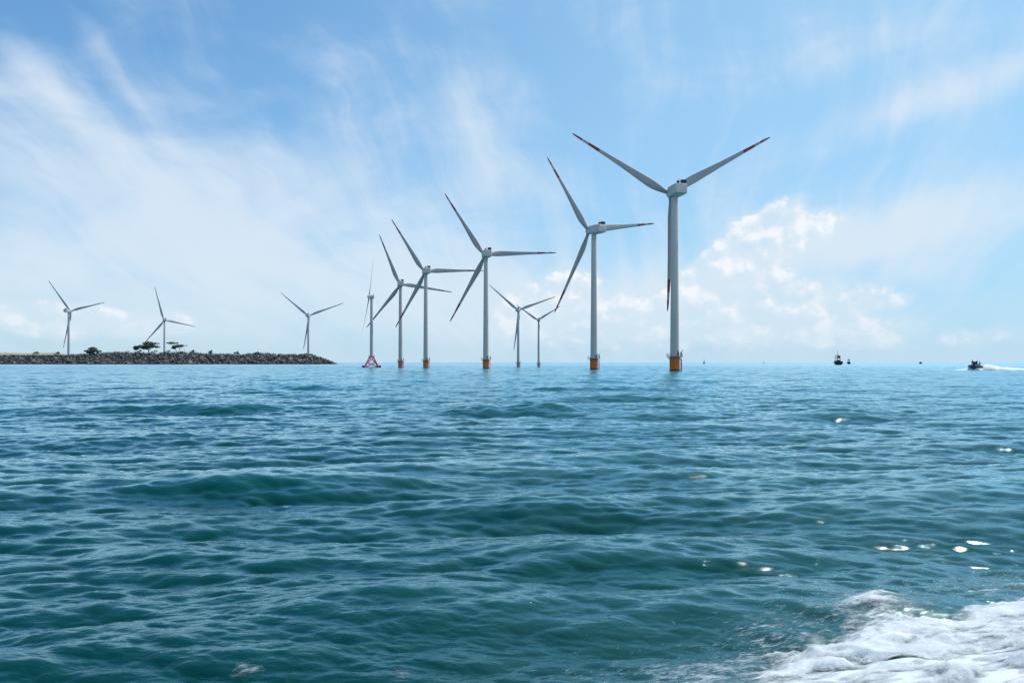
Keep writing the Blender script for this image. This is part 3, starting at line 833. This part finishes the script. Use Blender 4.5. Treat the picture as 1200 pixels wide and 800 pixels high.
def grid_obj(name, pf, q, attrs, mat):
    used = np.unique(q); remap = np.full(len(pf), -1); remap[used] = np.arange(len(used)); q = remap[q]; pf = pf[used]
    mm = bpy.data.meshes.new(name); mm.vertices.add(len(pf)); mm.vertices.foreach_set('co', pf.astype(np.float32).ravel())
    mm.loops.add(len(q)*4); mm.loops.foreach_set('vertex_index', q.astype(np.int32).ravel())
    mm.polygons.add(len(q)); mm.polygons.foreach_set('loop_start', (np.arange(len(q))*4).astype(np.int32))
    mm.polygons.foreach_set('use_smooth', np.ones(len(q), dtype=bool)); mm.update(calc_edges=True)
    for nm, arr in attrs.items():
        at = mm.attributes.new(nm, 'FLOAT', 'POINT'); at.data.foreach_set('value', arr.reshape(-1)[used].astype(np.float32))
    mm.materials.append(mat); o = bpy.data.objects.new(name, mm); col.objects.link(o); return o
o = grid_obj('foam', pf, q, {'cover': cover}, M['foam'])
tag(o, 'churned white foam of the wash in the near right corner', 'foam', None, 'stuff')
# drops of spray thrown up around the wash
bm = bmesh.new(); g = random.Random(21)
for i in range(420):
    x = g.uniform(.2, 10.5); ed = float(edge_y(x)); y = (ed if ed > 0 else 10.3) + abs(g.gauss(0, .7))*(1 if g.random() < .85 else -1)
    if y < 9.6: continue
    r_ = g.uniform(.002, .006); zz = wave_z(x, y)+g.uniform(0, .05) + (.15*g.random() if g.random() < .15 else 0)
    m4 = Matrix.Translation((x, y, zz)) @ Matrix.Diagonal((g.uniform(1, 3.2), 1, .8, 1))
    bmesh.ops.create_icosphere(bm, subdivisions=1, radius=r_, matrix=m4)
M['spray'] = paint('spray_white', (0.85, 0.88, 0.9), 0.3, 0.02, 1, haze=False)
o = obj('spray', bm, M['spray'], None); tag(o, 'fine drops of white spray scattered around the wash', 'spray', None, 'stuff')
# two small plumes of splash at the lower left edge
def splash(x, y, rx, ry, h, seed, name, label):
    a, b_ = np.meshgrid(np.linspace(-1.6, 1.6, 70), np.linspace(-1.6, 1.6, 60), indexing='ij')
    Xs = x+a*rx; Ys = y+b_*ry; hh, o1, o2 = waves(Xs, Ys)
    nn = fbm2(Xs*3, Ys*6, seed, 1.2, 5, .6); c_ = np.clip(np.exp(-(a*a+b_*b_)*1.3)*1.1+nn*.35-.28, 0, 1)
    zz = hh + h*c_*(1+.5*nn) - .02*(1-c_)
    i_ = np.arange(a.size).reshape(a.shape); q_ = np.stack([i_[:-1, :-1], i_[1:, :-1], i_[1:, 1:], i_[:-1, 1:]], -1).reshape(-1, 4)
    q_ = q_[c_.reshape(-1)[q_].max(1) > .02]
    o = grid_obj(name, np.stack([Xs+o1, Ys+o2, zz], -1).reshape(-1, 3), q_, {'cover': c_*.45}, M['foam'])
    tag(o, label, 'foam', None, 'stuff')
splash(-3.55, 10.72, .34, .30, .035, 4, 'foam_patch', 'small pale foam patch at the bottom edge, left of centre')
splash(-1.50, 10.62, .20, .32, .035, 6, 'foam_patch', 'thin splash of foam at the bottom edge near the centre')
# thin white surf on the bar beyond the turbines
M['surf'] = paint('surf_white', (0.80, 0.83, 0.85), 0.9, 0.05, 0.05, haze=False)
bm = bmesh.new(); g = random.Random(4)
for i in range(70):
    x = g.uniform(-640, -60); y = 2600+g.uniform(-60, 60); w_ = g.uniform(6, 40); h = g.uniform(.5, 2.2)
    pr = [(x-w_, 0), (x-w_*.4, h*.7), (x, h), (x+w_*.5, h*.6), (x+w_, 0)]
    a = [bm.verts.new((p[0], y, 1.0+p[1])) for p in pr]; b_ = [bm.verts.new((p[0], y-3, -2.5)) for p in pr]
    for j_ in range(4): bm.faces.new((a[j_], a[j_+1], b_[j_+1], b_[j_]))
o = obj('surf', bm, M['surf'], None); tag(o, 'thin line of white surf along the horizon behind the turbine feet', 'surf', None, 'stuff')

# ------------------------------------------------------------------ boats
M['navy'] = paint('navy_hull', (0.012, 0.025, 0.075), 0.4, 0.2, 1, haze=False)
M['tubegrey'] = paint('hull_tube', (0.10, 0.11, 0.14), 0.6, 0.2, 1, haze=False)
M['blackgreen'] = paint('black_green_hull', (0.006, 0.022, 0.026), 0.6, 0.2, .4, haze=False)
M['deckgrey'] = paint('deck_grey', (0.05, 0.075, 0.09), 0.6, 0.2, .4, haze=False)
M['skin'] = paint('skin', (0.30, 0.17, 0.11), 0.6, 0.05, 5, haze=False)
M['olive'] = paint('olive_cloth', (0.11, 0.10, 0.05), 0.9, 0.2, 3, haze=False)
M['darkcloth'] = paint('dark_cloth', (0.02, 0.028, 0.045), 0.9, 0.2, 3, haze=False)
M['hair'] = paint('hair', (0.012, 0.010, 0.009), 0.8, 0.1, 5, haze=False)
def hull(bm, L, B, D, z0=0.0, rake=.12, flare=1.0):
    secs = []
    for f in (0, .12, .3, .5, .7, .84, .93, 1.0):
        wv_ = (1-max(0, (f-.45)/.55)**2.2)*(.86+.14*min(1, f*4)); sh = .18*f*f*D
        xk = L*(f-.5); w_ = max(.02, B*.5*wv_); zt_ = z0+D+sh; zk = z0 + .35*D*max(0, (f-.7)/.3)**2
        s = [(xk, -w_*flare, zt_), (xk-rake*L*f*.3, -w_*.85, z0+D*.45), (xk-rake*L*f*.6, -w_*.45, zk+.05*D), (xk-rake*L*f*.6, 0, zk-.1*D),
             (xk-rake*L*f*.6, w_*.45, zk+.05*D), (xk-rake*L*f*.3, w_*.85, z0+D*.45), (xk, w_*flare, zt_)]
        secs.append(s)
    loft(bm, secs)
def person(loc, rz, pose, cloth, label, s=1.0):
    """continuous skinned body; joints in metres, facing +x"""
    root = empty('person', loc, rz, s); tag(root, label, 'person')
    J = {'pel': (0, 0, .92), 'wst': (.02, 0, 1.08), 'che': (.03, 0, 1.32), 'nek': (.03, 0, 1.50), 'hd1': (.05, 0, 1.60), 'hd2': (.05, 0, 1.74)}
    for sgn, n_ in ((1, 'l'), (-1, 'r')):
        J['sh'+n_] = (.02, .19*sgn, 1.42)
        if pose == 'stand':
            J['el'+n_] = (.10, .27*sgn, 1.15); J['wr'+n_] = (.34, .22*sgn, 1.12); J['ha'+n_] = (.42, .20*sgn, 1.13)
            J['hi'+n_] = (0, .10*sgn, .86); J['kn'+n_] = (.06, .14*sgn, .48); J['an'+n_] = (0, .16*sgn, .09); J['to'+n_] = (.17, .17*sgn, .04)
        else:
            J['el'+n_] = (.14, .26*sgn, 1.18); J['wr'+n_] = (.36, .18*sgn, 1.02); J['ha'+n_] = (.44, .15*sgn, 1.0)
            J['hi'+n_] = (.04, .11*sgn, .88); J['kn'+n_] = (.44, .15*sgn, .92); J['an'+n_] = (.42, .15*sgn, .50); J['to'+n_] = (.58, .16*sgn, .46)
    Ed = [('pel', 'wst'), ('wst', 'che'), ('che', 'nek'), ('nek', 'hd1'), ('hd1', 'hd2')]
    for n_ in 'lr': Ed += [('che', 'sh'+n_), ('sh'+n_, 'el'+n_), ('el'+n_, 'wr'+n_), ('wr'+n_, 'ha'+n_), ('pel', 'hi'+n_), ('hi'+n_, 'kn'+n_), ('kn'+n_, 'an'+n_), ('an'+n_, 'to'+n_)]
    rad_ = {'pel': .15, 'wst': .135, 'che': .16, 'nek': .06, 'hd1': .085, 'hd2': .085, 'sh': .07, 'el': .05, 'wr': .035, 'ha': .04, 'hi': .10, 'kn': .065, 'an': .045, 'to': .04}
    keys = list(J)
    mm = bpy.data.meshes.new('body'); mm.from_pydata([J[k_] for k_ in keys], [(keys.index(a), keys.index(b_)) for a, b_ in Ed], [])
    o = bpy.data.objects.new('body', mm); col.objects.link(o); o.parent = root
    sk = o.modifiers.new('skin', 'SKIN')
    for i_, k_ in enumerate(keys):
        r_ = rad_.get(k_, rad_.get(k_[:2], .05)); mm.skin_vertices[0].data[i_].radius = (r_, r_)
    mm.skin_vertices[0].data[0].use_root = True
    ss = o.modifiers.new('sub', 'SUBSURF'); ss.levels = 1; ss.render_levels = 1
    mm.materials.append(cloth)
    bm = bmesh.new(); bmesh.ops.create_icosphere(bm, subdivisions=2, radius=.118, matrix=Matrix.Translation((.02, 0, 1.735)) @ Matrix.Diagonal((1.05, .9, .95, 1)))
    obj('hair', bm, M['hair'], root)
    bm = bmesh.new(); bmesh.ops.create_icosphere(bm, subdivisions=2, radius=.10, matrix=Matrix.Translation((.075, 0, 1.66)) @ Matrix.Diagonal((.8, .78, 1.05, 1)))
    box(bm, (.165, 0, 1.65), (.03, .025, .04)); obj('face', bm, M['skin'], root)
    return root
# open speedboat with its crew
BX, BY = 231.5, 398.0; bz = 0.35
brz = R(-128)     # bow towards the viewer and to the left
BS = 1.62
boat = empty('speedboat', (BX, BY, bz), brz, BS)
tag(boat, 'small dark open speedboat with three people aboard throwing white wake', 'boat')
bm = bmesh.new(); hull(bm, 8.6, 3.0, 1.15, -.25); obj('hull', bm, M['navy'], boat)
bm = bmesh.new(); box(bm, (-.6, 0, .98), (6.2, 2.3, .36), .05); obj('deck', bm, M['deckgrey'], boat)
bm = bmesh.new()
tp = [(-4.1, 1.45, 1.0), (-1.5, 1.6, 1.0), (1.0, 1.55, 1.08), (2.8, 1.15, 1.2), (4.2, .3, 1.4)]
for sg in (1, -1):
    for a, b_ in zip(tp, tp[1:]): tube(bm, (a[0], a[1]*sg, a[2]), (b_[0], b_[1]*sg, b_[2]), .34, .32, 12)
obj('gunwale_tube', bm, M['tubegrey'], boat)
bm = bmesh.new(); box(bm, (.2, 0, 1.5), (1.3, 1.3, 1.3), .15); box(bm, (.9, 0, 2.25), (.1, 1.4, .5), .03); obj('console', bm, M['deckgrey'], boat)
bm = bmesh.new(); box(bm, (-4.35, -.45, 1.35), (.6, .5, 1.1), .12); box(bm, (-4.35, -.45, .4), (.3, .2, 1.2), .05); obj('outboard_motor', bm, M['dark'], boat)
bm = bmesh.new(); box(bm, (-4.35, .45, 1.35), (.6, .5, 1.1), .12); box(bm, (-4.35, .45, .4), (.3, .2, 1.2), .05); obj('outboard_motor', bm, M['dark'], boat)
bm = bmesh.new()
for sg in (1, -1): tube(bm, (-2.6, 1.1*sg, 1.0), (-2.4, .9*sg, 2.6), .06, .06, 6)
tube(bm, (-2.4, -.9, 2.6), (-2.4, .9, 2.6), .06, .06, 6); obj('frame', bm, M['steel'], boat)
def onboat(lx, ly, lz):
    c_, s_ = math.cos(brz), math.sin(brz); return (BX+BS*(lx*c_-ly*s_), BY+BS*(lx*s_+ly*c_), bz+BS*lz)
person(onboat(2.0, -.5, 1.35), brz, 'stand', M['olive'], 'person in olive clothes standing at the front of the dark speedboat', 1.55)
person(onboat(-.9, .3, 1.25), brz+.3, 'stand', M['darkcloth'], 'person in dark clothes standing behind the console of the speedboat', 1.5)
person(onboat(-2.7, .9, 1.15), brz-.5, 'stand', M['darkcloth'], 'person in dark clothes at the stern of the speedboat', 1.35)
bm = bmesh.new(); box(bm, (-2.0, 0, 1.15), (1.0, 1.9, .55), .1); obj('bench', bm, M['deckgrey'], boat)
# its wake: two ridges of white water
M['wake'] = foam_mat('wake_foam')
def wake(path, name, label, seed):
    P_ = []; Cc = []; n_ = len(path); m_ = 15
    for i_, (x, y, w_, h) in enumerate(path):
        for j_ in range(m_):
            v = j_/(m_-1)*2-1; P_.append((x, y+v*w_, -.25+(h+.25)*max(0, 1-v*v)**.8*(1+.35*mnoise.noise(Vector((x*.35, v*2, seed)))))); Cc.append((1-v*v)*(3.0 if 0 < i_ < n_-1 else 0)+.15)
    i_ = np.arange(n_*m_).reshape(n_, m_); q_ = np.stack([i_[:-1, :-1], i_[1:, :-1], i_[1:, 1:], i_[:-1, 1:]], -1).reshape(-1, 4)
    o = grid_obj(name, np.array(P_), q_, {'cover': np.array(Cc)}, M['wake']); tag(o, label, 'wake', None, 'stuff')
def path(x0, x1, y0, y1, prof):
    r_ = []; n_ = 90
    for i_ in range(n_+1):
        f = i_/n_; h = np.interp(f, [p[0] for p in prof], [p[1] for p in prof]); r_.append((x0+(x1-x0)*f, y0+(y1-y0)*f, 2.0+h, h*1.6))
    return r_
wake(path(BX-12.5, BX+1, BY-1.5, BY-2.5, [(0, .1), (.35, .45), (.75, 1.25), (1, .9)]), 'bow_wave', 'low white bow wave to the left of the dark speedboat', 1)
wake(path(BX+1, BX+44, BY+2, BY+7, [(0, .7), (.10, 1.7), (.16, 2.0), (.25, 1.25), (.45, .8), (.75, .6), (1, .5)]), 'wake', 'long white wake streaming to the right of the dark speedboat', 2)

def workboat(name, x, y, rz, L, B, D, mast, label, plat=True, mat=None):
    mat = mat or M['blackgreen']
    root = empty(name, (x, y, -.3), rz); tag(root, label, 'boat', 'dark boats along the horizon')
    bm = bmesh.new(); hull(bm, L, B, D, 0); obj('hull', bm, mat, root)
    if L > 6:
        bm = bmesh.new(); box(bm, (-L*.18, 0, D+B*.10), (L*.25, B*.45, B*.22), .1); obj('wheelhouse', bm, M['deckgrey'], root)
    bm = bmesh.new(); tube(bm, (0, 0, D*.6), (0, 0, mast), B*.055, B*.02, 8)
    obj('mast', bm, mat, root)
    if plat:
        zp = D + (mast-D)*.33
        bm = bmesh.new(); box(bm, (0, 0, zp), (B*.5, B*.62, B*.06), .05)
        for sg in (-1, 1):
            for s2 in (-1, 1): tube(bm, (s2*B*.2, sg*B*.30, D), (s2*B*.2, sg*B*.27, zp+B*.3), B*.02, B*.02, 6)
        box(bm, (0, -B*.12, zp+B*.17), (B*.3, B*.30, B*.24), .1); box(bm, (0, 0, zp+B*.31), (B*.5, B*.60, B*.05), .05)
        obj('lookout', bm, mat, root)
        bm = bmesh.new(); tube(bm, (0, -B*.22, zp+(mast-zp)*.5), (0, B*.22, zp+(mast-zp)*.5), B*.02, B*.02, 6); obj('yard', bm, mat, root)
    return root
def sea_pt(px, D_): return (px-600)/933*D_
workboat('fishing_boat', sea_pt(981.5, 1290), 1290, R(84), 24, 12.0, 5.8, 22.5, 'dark boat with a tall mast and lookout platform, largest of those on the horizon')
workboat('fishing_boat', sea_pt(994.3, 1900), 1900, R(80), 14, 8.0, 4.6, 16, 'small dark boat with a short mast right of the tall masted boat')
workboat('fishing_boat', sea_pt(825, 2300), 2300, R(70), 10, 6.0, 3.2, 16, 'tiny pointed boat on the horizon right of the tallest turbine', True, M['tubegrey'])
workboat('fishing_boat', sea_pt(895, 2900), 2900, R(70), 9, 4.0, 3, 13, 'faint tiny mast on the horizon, left of the tall masted boat', False, M['tubegrey'])
workboat('fishing_boat', sea_pt(1079, 2300), 2300, R(30), 10, 6.0, 4.5, 9, 'tiny dark low boat on the horizon left of the speedboat', False)
